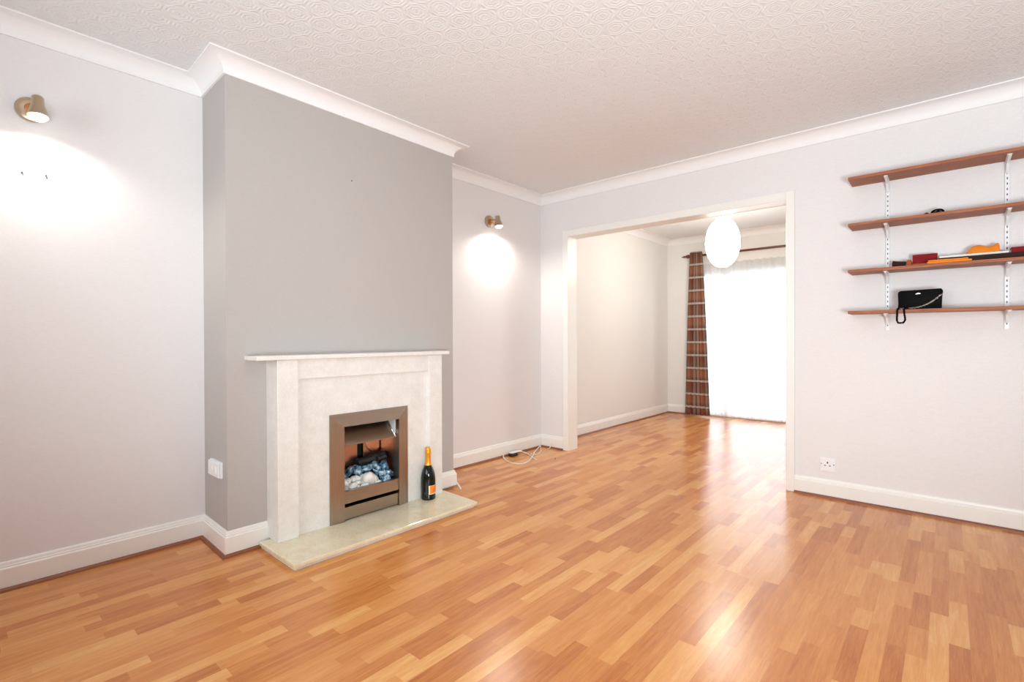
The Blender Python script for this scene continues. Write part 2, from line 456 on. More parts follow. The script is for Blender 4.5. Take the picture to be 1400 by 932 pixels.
# ------------------------------------------------------------ windows
def frame_door(name, x0, x1, z0, z1, y, mull, fw=.07, d=.07, transom=None):
    b = bmesh.new()
    box(b, x0, x0 + fw, y, y + d, z0, z1, .006); box(b, x1 - fw, x1, y, y + d, z0, z1, .006)
    box(b, x0 + fw, x1 - fw, y, y + d, z1 - fw, z1, .006); box(b, x0 + fw, x1 - fw, y, y + d, z0, z0 + fw, .006)
    for m in mull: box(b, m - fw * .6, m + fw * .6, y + .003, y + d - .003, z0 + fw, z1 - fw, .006)
    o = struct(link(name, b, M['door_white']))
    xs = [x0 + fw] + [q for m in mull for q in (m - fw * .6, m + fw * .6)] + [x1 - fw]
    for i in range(0, len(xs), 2):
        b = bmesh.new(); box(b, xs[i], xs[i + 1], y + d * .45, y + d * .55, z0 + fw, z1 - fw)
        link('pane', b, M['glass'], o)
    return o
frame_door('door_1', DX0, DX1, 0, DZ, YF + .06, [.755, 1.60], .055)
frame_door('window_1', WX0, WX1, WZ0, WZ1, Y0 - .13, [WX0 + .87, WX1 - .87])
bm = bmesh.new(); box(bm, -3, 7, YF + .21, YF + 8, -.2, -.05); struct(link('ground', bm, M['outside']))

# ------------------------------------------------------------ fireplace
sur = thing('fireplace_surround', 'cream marble fireplace surround against the grey chimney breast', 'fireplace', (.34, 1.55, .035))
HT = .035
def wx(y): return fx(y)      # wall face behind the surround
LY0, LY1, QY0, QY1 = 1.057, 1.160, 1.993, 2.096
for a, b_ in ((LY0, LY1), (QY0, QY1)):
    b = bmesh.new(); prism(b, [(wx(a), a), (.473, a), (.473, b_), (wx(b_), b_)], 2, HT, .8245 if False else .925, .0025); o = link('pilaster', b, M['marble'], sur)
b = bmesh.new(); box(b, .36, .462, LY1, QY0, .825, .925, .0025); link('frieze', b, M['marble'], sur)
b = bmesh.new()
prism(b, [(.955, .9255), (2.146, .9255), (2.146, .9475), (.955, .9475)], 0, .338, .492, .004); link('mantel_shelf', b, M['marble'], sur)
b = bmesh.new()
for a in ((LY1, 1.40, HT, .825), (1.78, QY0, HT, .825), (1.40, 1.78, .56, .825)): box(b, .352, .445, a[0], a[1], a[2], a[3])
link('back_panel', b, M['marble'], sur)

hea = thing('hearth_slab', 'polished cream marble hearth slab on the floor below the fire', 'hearth', (.55, 1.57, 0))
b = bmesh.new(); prism(b, [(.377, 1.005), (.757, 1.002), (.763, 2.128), (.763 - .35, 2.142), (.377, 2.142)], 2, .016, .035, .004); link('top_slab', b, M['hearth'], hea)
b = bmesh.new(); prism(b, [(.377, 1.015), (.742, 1.012), (.746, 2.112), (.377, 2.125)], 2, .0, .0165, .002); link('lower_slab', b, M['marble'], hea)

fire = thing('inset_fire', 'bronze steel framed inset fire in the cream marble surround', 'fire', (.45, 1.59, HT))
FY0, FY1, FZ0, FZ1 = 1.338, 1.842, HT, .622
IY0, IY1, IZ0, IZ1 = 1.417, 1.772, .195, .551
# frame: left, right uprights and top rail with mitred corners, slightly dished
b = bmesh.new()
xo, xi, xb = .452, .462, .4455
def fr(yz_out, yz_in, yz_out2, yz_in2):
    """one mitred member: outer edge line and inner edge line"""
    v = [(xo, *yz_out), (xi, *yz_in), (xi, *yz_in2), (xo, *yz_out2)]
    w = [(xb, *yz_out), (.40, *yz_in), (.40, *yz_in2), (xb, *yz_out2)]
    V = [b.verts.new(q) for q in v]; W = [b.verts.new(q) for q in w]
    b.faces.new(V)
    for i in range(4): b.faces.new((V[i], W[i], W[(i + 1) % 4], V[(i + 1) % 4]))
    b.faces.new(W[::-1])
fr((FY0, FZ1), (IY0, IZ1), (FY0, FZ0), (IY0, FZ0)); link('frame_upright', b, M['steel_v'], fire)
b = bmesh.new(); fr((FY1, FZ1), (IY1, IZ1), (FY1, FZ0), (IY1, FZ0)); link('frame_upright', b, M['steel_v'], fire)
b = bmesh.new(); fr((FY0, FZ1), (IY0, IZ1), (FY1, FZ1), (IY1, IZ1)); link('frame_top_rail', b, M['steel'], fire)
b = bmesh.new(); box(b, .425, .455, IY0, IY1, .129, .195, .002); link('lower_rail', b, M['steel'], fire)
b = bmesh.new(); box(b, .425, .452, IY0 + .002, IY1 - .002, .043, .109, .002); link('ash_drawer', b, M['steel'], fire)
b = bmesh.new(); prism(b, [(.330, .548), (.436, .441), (.442, .441), (.442, .447), (.340, .551)], 1, IY0 + .002, IY1 - .016); link('hood', b, M['steel'], fire)
b = bmesh.new()   # casing round the firebox
box(b, .19, .425, IY0 - .012, IY0 - .002, .04, .56); box(b, .19, .425, IY0, IY1, .552, .56); box(b, .185, .19, IY0 - .012, IY1 + .012, .04, .56); box(b, .19, .425, IY0, IY1, .037, .042)
link('casing', b, M['dark'], fire)
b = bmesh.new(); box(b, .19, .42, IY1 + .002, IY1 + .010, .04, .56); link('side_cheek', b, M['copper_back'], fire)
b = bmesh.new(); prism(b, [(.340, .553), (.424, .460), (.424, .553)], 1, IY1 - .0035, IY1 + .0015); link('cheek_reflection_plate', b, M['door_white'], fire)  # white plate stands in for the bright reflection in the firebox cheek
b = bmesh.new(); tube(b, [(.447, IY1 - .012, .443), (.338, IY1 - .012, .553)], .004, 8); link('hood_edge_strip', b, M['chrome'], fire)
for ya, yb in ((1.455, 1.615), (1.655, 1.768)):
    b = bmesh.new(); box(b, .255, .262, ya, yb, .16, .55, .001); link('back_plate', b, M['copper_back'], fire)
b = bmesh.new(); lathe(b, [(.065, 0), (.065, .006), (.06, .008)], (.262, 1.735, .40), (1, 0, 0), 40); link('heat_disc', b, M['copper_back'], fire, smooth=True)
b = bmesh.new(); box(b, .265, .425, IY0 + .002, IY1 - .002, .13, .165); link('coal_tray', b, M['black_plastic'], fire)

def rock(bm, c, r, seed, squash=(1, 1, .75), amp=.25, sub=3):
    b = bmesh.new(); bmesh.ops.create_icosphere(b, subdivisions=sub, radius=1)
    off = Vector((seed * 1.7, seed * .9, seed * 2.3)); rot = Matrix.Rotation(seed * 1.3, 3, 'Z') @ Matrix.Rotation(seed * .4, 3, 'X')
    for v in b.verts:
        d = 1 + amp * noise.noise(v.co * 1.3 + off) + amp * .35 * noise.noise(v.co * 3.5 + off)
        q = rot @ Vector((v.co.x * squash[0], v.co.y * squash[1], v.co.z * squash[2]))
        v.co = Vector(c) + q * r * d
    for f in b.faces: f.smooth = True
    merge(bm, b)
rr = random.Random(3); k = 0
spots = []
for lay, (z, n) in enumerate(((.183, 8), (.210, 7), (.232, 5))):
    for row, xx in enumerate((.405, .375) if lay < 2 else (.385,)):
        for i in range(n):
            spots.append((xx - lay * .008 + rr.uniform(-.006, .006), 1.437 + i * .031 + row * .014 + lay * .01 + rr.uniform(-.006, .006), z + rr.uniform(-.004, .004) + row * .012, rr.uniform(.0165, .023)))
big = [(.405, 1.60, .226, .036), (.395, 1.64, .214, .030), (.40, 1.45, .225, .026), (.40, 1.50, .200, .028)]
for x, y, z, r in spots + big:
    k += 1
    if r < .025 and any((Vector((x, y, z)) - Vector(q[:3])).length < q[3] * .9 for q in big): continue
    b = bmesh.new(); rock(b, (x, y, z), r, k * .77)
    tag(link('pebble', b, M['pebble']), 'white pebble in the heap at the front of the fire', 'pebble', 'white pebbles in the fire')
for i, (x, y, z, r) in enumerate([(.34, 1.455, .262, .030), (.345, 1.51, .268, .030), (.34, 1.565, .272, .032), (.345, 1.625, .270, .033), (.36, 1.685, .262, .034), (.36, 1.740, .258, .030), (.395, 1.70, .226, .030), (.395, 1.748, .222, .026), (.31, 1.48, .24, .035), (.31, 1.60, .24, .04), (.36, 1.47, .25, .022), (.41, 1.725, .19, .024), (.41, 1.69, .186, .024)]):
    b = bmesh.new(); rock(b, (x, y, z), r, 20 + i * 1.37, (1, 1.35, .6), .3)
    tag(link('glass_chunk', b, M['blueglass']), 'glossy blue chunk lying behind the white pebbles in the fire', 'glass chunk', 'blue chunks in the fire')
for i, (a, c_, r) in enumerate((((.30, 1.59, .295), (.315, 1.765, .318), .024), ((.335, 1.70, .305), (.335, 1.762, .312), .016))):
    b = bmesh.new(); pts = [Vector(a).lerp(Vector(c_), t / 14) + Vector((noise.noise(Vector((t * .4, i, 1))) * .006, 0, noise.noise(Vector((t * .5, i, 5))) * .008)) for t in range(15)]
    tube(b, pts, lambda s: r * (1 + .18 * noise.noise(Vector((s * 6, i * 3, 0)))), 12)
    tag(link('fire_log', b, M['log'], smooth=True), ('long black log lying across the back right of the fire', 'short black log lying in front of the long log in the fire')[i], 'log')

# ------------------------------------------------------------ bottle on the hearth
BX, BY = .488, 1.969
bot = thing('sparkling_wine_bottle', 'dark sparkling wine bottle with orange foil standing on the hearth', 'bottle', (BX, BY, HT))
body = [(0, .006), (.03, .004), (.041, 0), (.0445, .004), (.0452, .012), (.0438, .024), (.0436, .040), (.0445, .075), (.0448, .110), (.0435, .135), (.0395, .160), (.0325, .182), (.0245, .200), (.0185, .213), (.0162, .222), (.015, .24), (.0148, .28), (.0145, .30), (0, .302)]
b = bmesh.new(); lathe(b, body, (BX, BY, HT), n=48); link('bottle_glass', b, M['bottle'], bot, smooth=True, angle=60)
b = bmesh.new(); lathe(b, [(.0206, .209), (.0180, .219), (.0170, .226), (.0162, .245), (.0158, .277), (.0178, .282), (.0182, .289), (.0168, .294), (.0175, .302), (.0165, .313), (.012, .319), (0, .3205)], (BX, BY, HT), n=40); link('foil_capsule', b, M['foil'], bot, smooth=True, angle=60)
a0 = math.radians(-36)
b = bmesh.new(); lathe(b, [(.0449, .036), (.0456, .075), (.0458, .090)], (BX, BY, HT), n=24, a0=a0, a1=a0 + math.radians(112)); lw = link('paper_label', b, M['label_w'], bot, smooth=True)
b = bmesh.new(); lathe(b, [(.0455, .040), (.0461, .075), (.0462, .088)], (BX, BY, HT), n=24, a0=a0 + math.radians(9), a1=a0 + math.radians(106)); lo = link('label_panel', b, M['label_o'], lw, smooth=True)
b = bmesh.new()
for a, z0, z1 in ((.62, .066, .0685), (.62, .058, .0595), (.62, .0535, .055)):
    lathe(b, [(.0464, z0), (.0465, z1)], (BX, BY, HT), n=10, a0=a0 + a, a1=a0 + a + .5)
link('label_print', b, M['rust'], lw)

# ------------------------------------------------------------ wall lights
def wall_light(yp, zp, label, yh, lean, power):
    t = thing('wall_light', label, 'wall light', (0, yp, zp), None)
    b = bmesh.new(); lathe(b, [(0, 0), (.050, 0), (.050, .010), (.046, .018), (.034, .022), (.030, .022), (0, .022)], (0, yp, zp), (1, 0, 0), 40); link('backplate', b, M['nickel'], t, smooth=True)
    b = bmesh.new(); lathe(b, [(0, .021), (.022, .021), (.020, .027), (0, .030)], (0, yp, zp), (1, 0, 0), 32); link('centre_cap', b, M['copper'], t, smooth=True)
    hx = .085
    b = bmesh.new(); tube(b, [(.026, yp, zp), (.055, (yp + yh) / 2, zp + .006), (hx, yh, zp + .004)], .007, 12); link('arm', b, M['nickel'], t, smooth=True)
    ax = Vector((lean[0], lean[1], -1)).normalized(); o = Vector((hx, yh, zp + .034))
    b = bmesh.new(); lathe(b, [(0, 0), (.017, 0), (.0195, .003), (.0205, .035), (.024, .045), (.031, .066), (.035, .085), (.0335, .085), (.029, .066), (.020, .05), (0, .048)], o, ax, 36); link('lamp_head', b, M['nickel'], t, smooth=True)
    b = bmesh.new(); lathe(b, [(0, .052), (.019, .052), (.030, .078), (.030, .090), (.022, .098), (.01, .1015), (0, .102)], o, ax, 32); link('bulb', b, M['bulb'], t, smooth=True)
    L = bpy.data.lights.new('wall_light_beam', 'SPOT'); L.energy = power; L.color = (1, .95, .86); L.spot_size = math.radians(168); L.spot_blend = .7; L.shadow_soft_size = .03
    lo = bpy.data.objects.new('wall_light_beam', L); C.objects.link(lo); lo.location = o + ax * .108
    lo.rotation_euler = Vector((ax.x + .0, ax.y, ax.z)).to_track_quat('-Z', 'Y').to_euler()
    return t
wall_light(.242, 1.998, 'lit spotlight wall lamp on the plain wall left of the chimney breast', .256, (.12, .0), 13)
wall_light(3.022, 2.012, 'lit spotlight wall lamp in the alcove right of the chimney breast', 3.04, (.12, .06), 24)
for i, (y, z) in enumerate(((.214, 1.728), (.288, 1.733))):
    b = bmesh.new()
    lathe(b, [(0, -.002), (.0045, -.002), (.0045, .002), (.002, .003), (.002, .012), (0, .012)], (0, y, z), (1, 0, 0), 12)
    tube(b, smooth_path([(.010, y, z), (.017, y, z + .001), (.018, y + .001, z - .012), (.012, y + .002, z - .014)], 4), .0018, 6)
    tag(link('screw_hook', b, M['slot'], smooth=True), ('small dark screw hook under the wall lamp, nearer the photo edge', 'small dark screw hook under the wall lamp, nearer the chimney breast')[i], 'hook')
b = bmesh.new(); lathe(b, [(0, -.002), (.004, -.001), (.003, .003), (0, .004)], (fx(1.541), 1.541, 1.934), (1, 0, 0), 10)
tag(link('wall_nail', b, M['slot']), 'tiny nail head in the grey chimney breast above the mantel', 'nail')

# ------------------------------------------------------------ switch and socket plates
sw = thing('fused_switch_plate', 'white fused switch plate on the side of the grey chimney breast', 'switch', (.203, .8795, .39))
def sy(x): return p0[1] + (p1[1] - p0[1]) * x / p1[0]
cx = .205; yy = sy(cx)
b = bmesh.new(); box(b, cx - .075, cx + .075, yy - .012, yy + .002, .353, .431, .003); link('backing_box', b, M['door_white'], sw)
b = bmesh.new(); box(b, cx - .072, cx + .072, yy - .021, yy - .012, .356, .428, .004); link('faceplate', b, M['door_white'], sw)
b = bmesh.new(); box(b, cx + .022, cx + .042, yy - .025, yy - .020, .376, .408, .002); link('rocker_switch', b, M['white'], sw)
b = bmesh.new(); box(b, cx - .046, cx - .010, yy - .0225, yy - .020, .381, .403, .001); link('fuse_holder', b, M['white'], sw)

so = thing('wall_socket', 'white single power socket low on the wall right of the opening', 'socket', (2.33, YB, .21))
sx, sz = 2.331, .2115
b = bmesh.new(); box(b, sx - .043, sx + .043, YB - .010, YB, sz - .043, sz + .043, .0035); link('faceplate', b, M['door_white'], so)
def dot(x, z, w, h, name, m):
    b = bmesh.new(); box(b, x - w / 2, x + w / 2, YB - .0108, YB - .006, z - h / 2, z + h / 2); link(name, b, m, so)
dot(sx, sz + .013, .007, .011, 'pin_hole', M['dark']); dot(sx - .013, sz - .006, .009, .006, 'pin_hole', M['slot']); dot(sx + .013, sz - .006, .009, .006, 'pin_hole', M['slot'])
for s in (-1, 1):
    b = bmesh.new(); lathe(b, [(0, .0118), (.0032, .0116), (.0036, .009)], (sx + s * .034, YB, sz + .003), (0, -1, 0), 14); link('screw', b, M['slot'], so)

# ------------------------------------------------------------ wall shelving
SZ = [1.958, 1.684, 1.410, 1.166]; ST = .017; SD = .19; SX0, SX1 = 2.462, 3.32
names = ['topmost empty reddish brown wooden wall shelf', 'second wooden wall shelf from the top, holding a small black strap',
         'third wooden wall shelf from the top, loaded with orange and red things', 'lowest wooden wall shelf, with the black handbag on it']
SB = []
for z, nm in zip(SZ, names):
    b = bmesh.new(); box(b, SX0, SX1, YB - .013 - SD + .012, YB - .014, z, z + ST, .0015)
    tag(link('wall_shelf', b, M['shelf']), nm, 'shelf', 'wooden wall shelves')
for ux, nm in ((2.638, 'white slotted shelf upright nearer the opening, with four brackets'), (3.144, 'white slotted shelf upright nearer the right photo edge, with four brackets')):
    t = thing('shelf_upright', nm, 'shelf upright', (ux, YB, 1.07), 'shelf uprights')
    b = bmesh.new(); zt, zb = 1.957, 1.068
    box(b, ux - .0095, ux + .0095, YB - .0125, YB, zb, zt, .0012)
    link('track', b, M['track'], t)
    b = bmesh.new(); z = zb + .03
    while z < zt - .02:
        box(b, ux - .0024, ux + .0024, YB - .0131, YB - .010, z - .0055, z + .0055)
        z += .0285
    link('slot_row', b, M['slot'], t)
    for z in SZ:
        b = bmesh.new()
        prism(b, [(YB - .0128, z - .0005), (YB - .165, z - .0005), (YB - .168, z - .011), (YB - .060, z - .024), (YB - .030, z - .055), (YB - .0128, z - .066)], 0, ux - .006, ux + .006, .001)
        box(b, ux - .0095, ux + .0095, YB - .160, YB - .020, z - .0035, z - .0003)
        link('bracket', b, M['track'], t)

# things on the third shelf
T3 = SZ[2] + ST + .0003
def cloth_lump(name, label, cat, prof, y0, y1, mat, seed):
    """soft folded cloth: an outline of heights along the shelf, rounded off in depth"""
    b = bmesh.new(); rows = []
    sp = smooth_path([(p[0], p[1], 0) for p in prof], 5); n = 9
    for s in range(n):
        v = s / (n - 1); k = (1 - (2 * v - 1) ** 4) ** .5 if 0 < s < n - 1 else 0
        row = []
        for i, p in enumerate(sp):
            w = noise.noise(Vector((p.x * 40, v * 3, seed))) * .004
            row.append(b.verts.new((p.x + noise.noise(Vector((i * .2, v * 4, seed + 9))) * .003, y0 + (y1 - y0) * v, max(0, (p.y + w)) * k + BASE)))
        rows.append(row)
    for A, B in zip(rows, rows[1:]):
        for i in range(len(sp) - 1): b.faces.new((A[i], A[i + 1], B[i + 1], B[i]))
    # flat underside
    loop = [r[0] for r in rows] + rows[-1][1:] + [r[-1] for r in rows[-2::-1]] + rows[0][-2:0:-1]
    lo = [b.verts.new((v.co.x, v.co.y, BASE)) for v in loop]
    for i in range(len(loop)):
        j = (i + 1) % len(loop)
        try: b.faces.new((loop[i], loop[j], lo[j], lo[i]))
        except ValueError: pass
    b.faces.new(lo); bmesh.ops.remove_doubles(b, verts=b.verts[:], dist=1e-5)
    return tag(link(name, b, mat, smooth=True, angle=70), label, cat)
# dark roll with a round end
b = bmesh.new(); tube(b, [(2.668, YB - .095, T3 + .0215), (2.684, YB - .096, T3 + .020), (2.735, YB - .10, T3 + .0165)], lambda s: .0212 - .0055 * s, 18)
rl = tag(link('rolled_cloth', b, M['darkbrown'], smooth=True), 'short dark brown roll at the left end of the third shelf pile', 'roll')
b = bmesh.new(); lathe(b, [(0, -.003), (.015, -.003), (.019, 0), (.019, .002)], (2.6675, YB - .095, T3 + .0215), (1, 0, 0), 18); link('roll_end', b, M['rust'], rl)
BASE = T3
cloth_lump('folded_cloth', 'small rust orange cloth beside the dark roll on the third shelf', 'cloth', [(2.728, .006), (2.733, .034), (2.742, .039), (2.753, .036), (2.7555, .006)], YB - .14, YB - .04, M['rust'], 2)
def book(name, label, x0, x1, y0, y1, z0, z1, cover, pages=True):
    t = thing(name, label, 'book', ((x0 + x1) / 2, (y0 + y1) / 2, z0))
    b = bmesh.new(); c = .0022
    box(b, x0, x1, y0, y1, z0, z0 + c); box(b, x0, x1, y0, y1, z1 - c, z1); box(b, x0, x1, y0, y0 + c, z0 + c, z1 - c); link('cover', b, cover, t)
    b = bmesh.new(); box(b, x0 + .003, x1 - .003, y0 + c, y1 - .003, z0 + c, z1 - c); link('page_block', b, M['paper'], t)
# dark flat folder that carries the rest of the pile
b = bmesh.new(); box(b, 2.868, 3.29, YB - .150, YB - .020, T3, T3 + .030, .003); box(b, 2.872, 3.286, YB - .153, YB - .150, T3 + .012, T3 + .018)
tag(link('flat_case', b, M['darkbrown']), 'long flat dark brown case lying under the pile on the third shelf', 'case')
b = bmesh.new(); box(b, 2.822, 3.004, YB - .180, YB - .154, T3, T3 + .012, .0045); box(b, 2.826, 2.99, YB - .178, YB - .156, T3 + .0123, T3 + .020, .003)
tag(link('orange_strap', b, M['orange']), 'bright orange folded strip along the front edge of the third shelf', 'cloth')
book('red_book', 'dark red book standing up from the left of the third shelf pile', 2.757, 2.8655, YB - .095, YB - .035, T3 + .0125, T3 + .067, M['red'])
b = bmesh.new(); box(b, 2.757, 2.866, YB - .145, YB - .02, T3, T3 + .0122, .003)
tag(link('flat_box', b, M['rust']), 'thin rust brown box lying under the dark red book', 'box')
b = bmesh.new(); box(b, 2.872, 3.145, YB - .120, YB - .030, T3 + .0304, T3 + .044, .002); box(b, 2.874, 3.143, YB - .1215, YB - .0285, T3 + .036, T3 + .0375)
tag(link('paper_folder', b, M['paper']), 'long white paper folder lying on the dark case on the third shelf', 'folder')
BASE = T3 + .0443
cloth_lump('folded_cloth', 'bright orange crumpled cloth on top of the white folder', 'cloth', [(2.982, .004), (2.990, .018), (3.004, .038), (3.035, .045), (3.06, .036), (3.085, .036), (3.100, .047), (3.109, .044), (3.112, .006)], YB - .115, YB - .035, M['orange'], 5)
book('red_book', 'dark red book at the right photo edge on the third shelf', 3.152, 3.285, YB - .135, YB - .03, T3 + .0304, T3 + .058, M['red'])
# second shelf
T2 = SZ[1] + ST + .0003
b = bmesh.new()
tube(b, smooth_path([(2.805, YB - .12, T2 + .006), (2.82, YB - .11, T2 + .016), (2.832, YB - .10, T2 + .006), (2.845, YB - .11, T2 + .023), (2.862, YB - .12, T2 + .027), (2.885, YB - .10, T2 + .026), (2.892, YB - .08, T2 + .006)], 6), .0055, 10)
tube(b, smooth_path([(2.815, YB - .09, T2 + .005), (2.84, YB - .08, T2 + .018), (2.87, YB - .09, T2 + .022), (2.885, YB - .12, T2 + .006)], 6), .005, 10)
tag(link('crumpled_strap', b, M['leather'], smooth=True), 'small black crumpled strap on the second shelf from the top', 'strap')
# handbag on the lowest shelf
T4 = SZ[3] + ST + .0003
bag = thing('handbag', 'small black flap handbag with chain on the lowest shelf', 'handbag', (2.79, YB - .13, T4))
b = bmesh.new(); prism(b, [(2.694, T4), (2.884, T4), (2.887, T4 + .098), (2.879, T4 + .107), (2.708, T4 + .103), (2.699, T4 + .096)], 1, YB - .150, YB - .105, .006); link('bag_body', b, M['leather'], bag, smooth=True)
b = bmesh.new(); prism(b, [(2.697, T4 + .022), (2.712, T4 + .012), (2.866, T4 + .014), (2.882, T4 + .026), (2.890, T4 + .096), (2.882, T4 + .1095), (2.706, T4 + .1055), (2.695, T4 + .096)], 1, YB - .160, YB - .150, .004); link('flap', b, M['leather'], bag, smooth=True)
b = bmesh.new()
prism(b, [(2.774, T4 + .082), (2.795, T4 + .0835), (2.797, T4 + .0865), (2.789, T4 + .0885), (2.7855, T4 + .092), (2.781, T4 + .088), (2.7735, T4 + .0845)], 1, YB - .1645, YB - .160, .001); link('clasp', b, M['silver'], bag)
def chain(pts, name, mat, step=.0062, r=.0036, th=.0013):
    sp = smooth_path(pts, 16); b = bmesh.new(); acc = 0; last = sp[0]; n = 0
    for p, q in zip(sp, sp[1:]):
        acc += (q - p).length
        if acc >= step:
            acc = 0; d = (q - p).normalized(); s = d.orthogonal().normalized(); s = Matrix.Rotation(n % 2 * PI / 2 + .4, 3, d) @ s; n += 1
            ring = [q + d * math.cos(a) * r * 1.35 + s * math.sin(a) * r * .9 for a in [2 * PI * k / 10 for k in range(11)]]
            tube(b, ring, th, 5)
    return link(name, b, mat, bag, smooth=True)
yf = YB - .1645
chain([(2.888, YB - .158, T4 + .081), (2.872, yf, T4 + .066), (2.850, yf - .001, T4 + .044), (2.82, yf - .002, T4 + .024), (2.79, yf - .003, T4 + .012), (2.765, yf - .004, T4 + .008), (2.735, yf - .005, T4 + .006), (2.706, yf - .006, T4 + .005)], 'chain_strap', M['silver'])
ye = YB - SD - .006
chain([(2.703, yf - .006, T4 + .005), (2.698, YB - .185, T4 + .005), (2.696, ye, T4 - .002), (2.6945, ye - .003, T4 - .03), (2.694, ye - .003, T4 - .060), (2.701, ye - .003, T4 - .076), (2.712, ye - .003, T4 - .076), (2.722, ye - .003, T4 - .074), (2.730, ye - .003, T4 - .058), (2.727, ye - .003, T4 - .03), (2.725, ye, T4 - .002), (2.728, YB - .185, T4 + .005), (2.74, yf - .012, T4 + .005)], 'hanging_chain_loop', M['leather'], .0055, .0042, .0022)

# ------------------------------------------------------------ cables in the corner
b = bmesh.new()
Z = .0045
tube(b, smooth_path([(.030, 3.165, .016), (.07, 3.125, .008), (.184, 3.06, Z), (.30, 3.075, Z), (.290, 3.19, Z), (.22, 3.33, Z + .006), (.15, 3.44, .012), (.075, 3.58, .010), (.036, 3.672, .02)], 8), .0045, 8)
tube(b, smooth_path([(.036, 3.30, .03), (.075, 3.385, .012), (.16, 3.36, Z), (.29, 3.275, Z), (.325, 3.26, Z)], 8), .0042, 8)
tube(b, smooth_path([(.04, 3.668, .022), (.09, 3.61, Z), (.16, 3.52, Z), (.19, 3.43, Z), (.14, 3.40, Z)], 8), .0038, 8)
tag(link('white_cable', b, M['cable'], smooth=True), 'loose white cables lying on the floor in the alcove corner', 'cable')
ad = thing('power_adapter', 'dark plum power adapter lying by the skirting among white cables', 'adapter', (.075, 3.25, 0))
b = bmesh.new(); box(b, .048, .092, 3.205, 3.285, .0003, .030, .006); link('adapter_case', b, M['plum'], ad)
b = bmesh.new(); box(b, .040, .090, 3.210, 3.345, .0303, .037, .003); link('adapter_lid', b, M['cable'], ad)
b = bmesh.new(); tube(b, smooth_path([(.137, YB - .018, .05), (.136, YB - .034, .022), (.134, YB - .05, .006), (.13, YB - .075, .004)], 5), .0035, 8)
tag(link('cable_stub', b, M['cable'], smooth=True), 'short white cable stub coming out under the skirting beside the opening', 'cable')
b = bmesh.new(); tube(b, smooth_path([(.34, 2.336, .03), (.352, 2.338, .017), (.385, 2.325, .008), (.425, 2.298, .004)], 5), .005, 8)
tag(link('cable_end', b, M['cable'], smooth=True), 'white cable end poking out below the skirting beyond the hearth', 'cable')
b = bmesh.new(); lathe(b, [(0, 0), (.0045, 0), (.0045, .004), (.0022, .006), (.0018, .022), (0, .026)], (.402, 3.41, .0035), (.6, -.75, .18), 10)
tag(link('loose_screw', b, M['black_plastic']), 'small dark screw lying on the floor near the opening', 'screw')

# ------------------------------------------------------------ second room
PXX, PY, PZ = 1.234, 5.067, 1.964
pend = thing('pendant_lamp', 'lit white oval pendant lamp shade hanging in the second room', 'lamp', (PXX, PY, H))
b = bmesh.new(); prof = []
RA, RH = .159, .243
for i in range(33):
    a = -PI / 2 + PI * i / 32
    prof.append((max(RA * math.cos(a) ** .92 if 0 < i < 32 else 0, .035 if i in (0, 32) else .035), RH * math.sin(a)))
prof = [(.034, -RH + .004)] + [(r, h) for r, h in prof if abs(h) < RH - .004] + [(.034, RH - .004)]
prof = [(r * (1 + .006 * (1 if i % 2 else -1)), h) for i, (r, h) in enumerate(prof)]
lathe(b, prof, (PXX, PY, PZ), n=48); link('lamp_shade', b, M['shade'], pend, smooth=True, angle=80)
b = bmesh.new(); tube(b, [(PXX, PY, PZ + RH - .03), (PXX, PY, H - .02)], .0035, 8); link('flex', b, M['white'], pend)
b = bmesh.new(); lathe(b, [(0, 0), (.045, 0), (.045, -.008), (.03, -.022), (.01, -.03), (0, -.03)], (PXX, PY, H), n=28); link('ceiling_rose', b, M['white'], pend, smooth=True)

RZ, RY = 2.098, 6.485
pole = thing('curtain_pole', 'dark reddish brown wooden curtain pole above the garden door', 'curtain pole', (1.5, RY, RZ))
b = bmesh.new(); tube(b, [(.325, RY, RZ), (2.85, RY, RZ)], .0135, 20); link('rod', b, M['pole'], pole, smooth=True)
fin = [(0, -.105), (.004, -.10), (.007, -.085), (.012, -.072), (.016, -.060), (.011, -.050), (.015, -.044), (.022, -.030), (.025, -.014), (.022, 0), (.015, .010), (.019, .016), (.019, .026), (0, .027)]
b = bmesh.new(); lathe(b, fin, (.335, RY, RZ), (1, 0, 0), 28); link('finial', b, M['pole'], pole, smooth=True)
b = bmesh.new(); lathe(b, [(r, -h) for r, h in fin], (2.847, RY, RZ), (1, 0, 0), 28); link('finial', b, M['pole'], pole, smooth=True)
for x in (.42, 2.70):
    b = bmesh.new(); tube(b, [(x, YF, RZ - .02), (x, YF - .03, RZ - .02), (x, RY, RZ - .012)], .010, 10); lathe(b, [(0, 0), (.03, 0), (.03, .008), (.02, .014), (0, .014)], (x, YF, RZ - .02), (0, -1, 0), 20); link('bracket', b, M['pole'], pole, smooth=True)

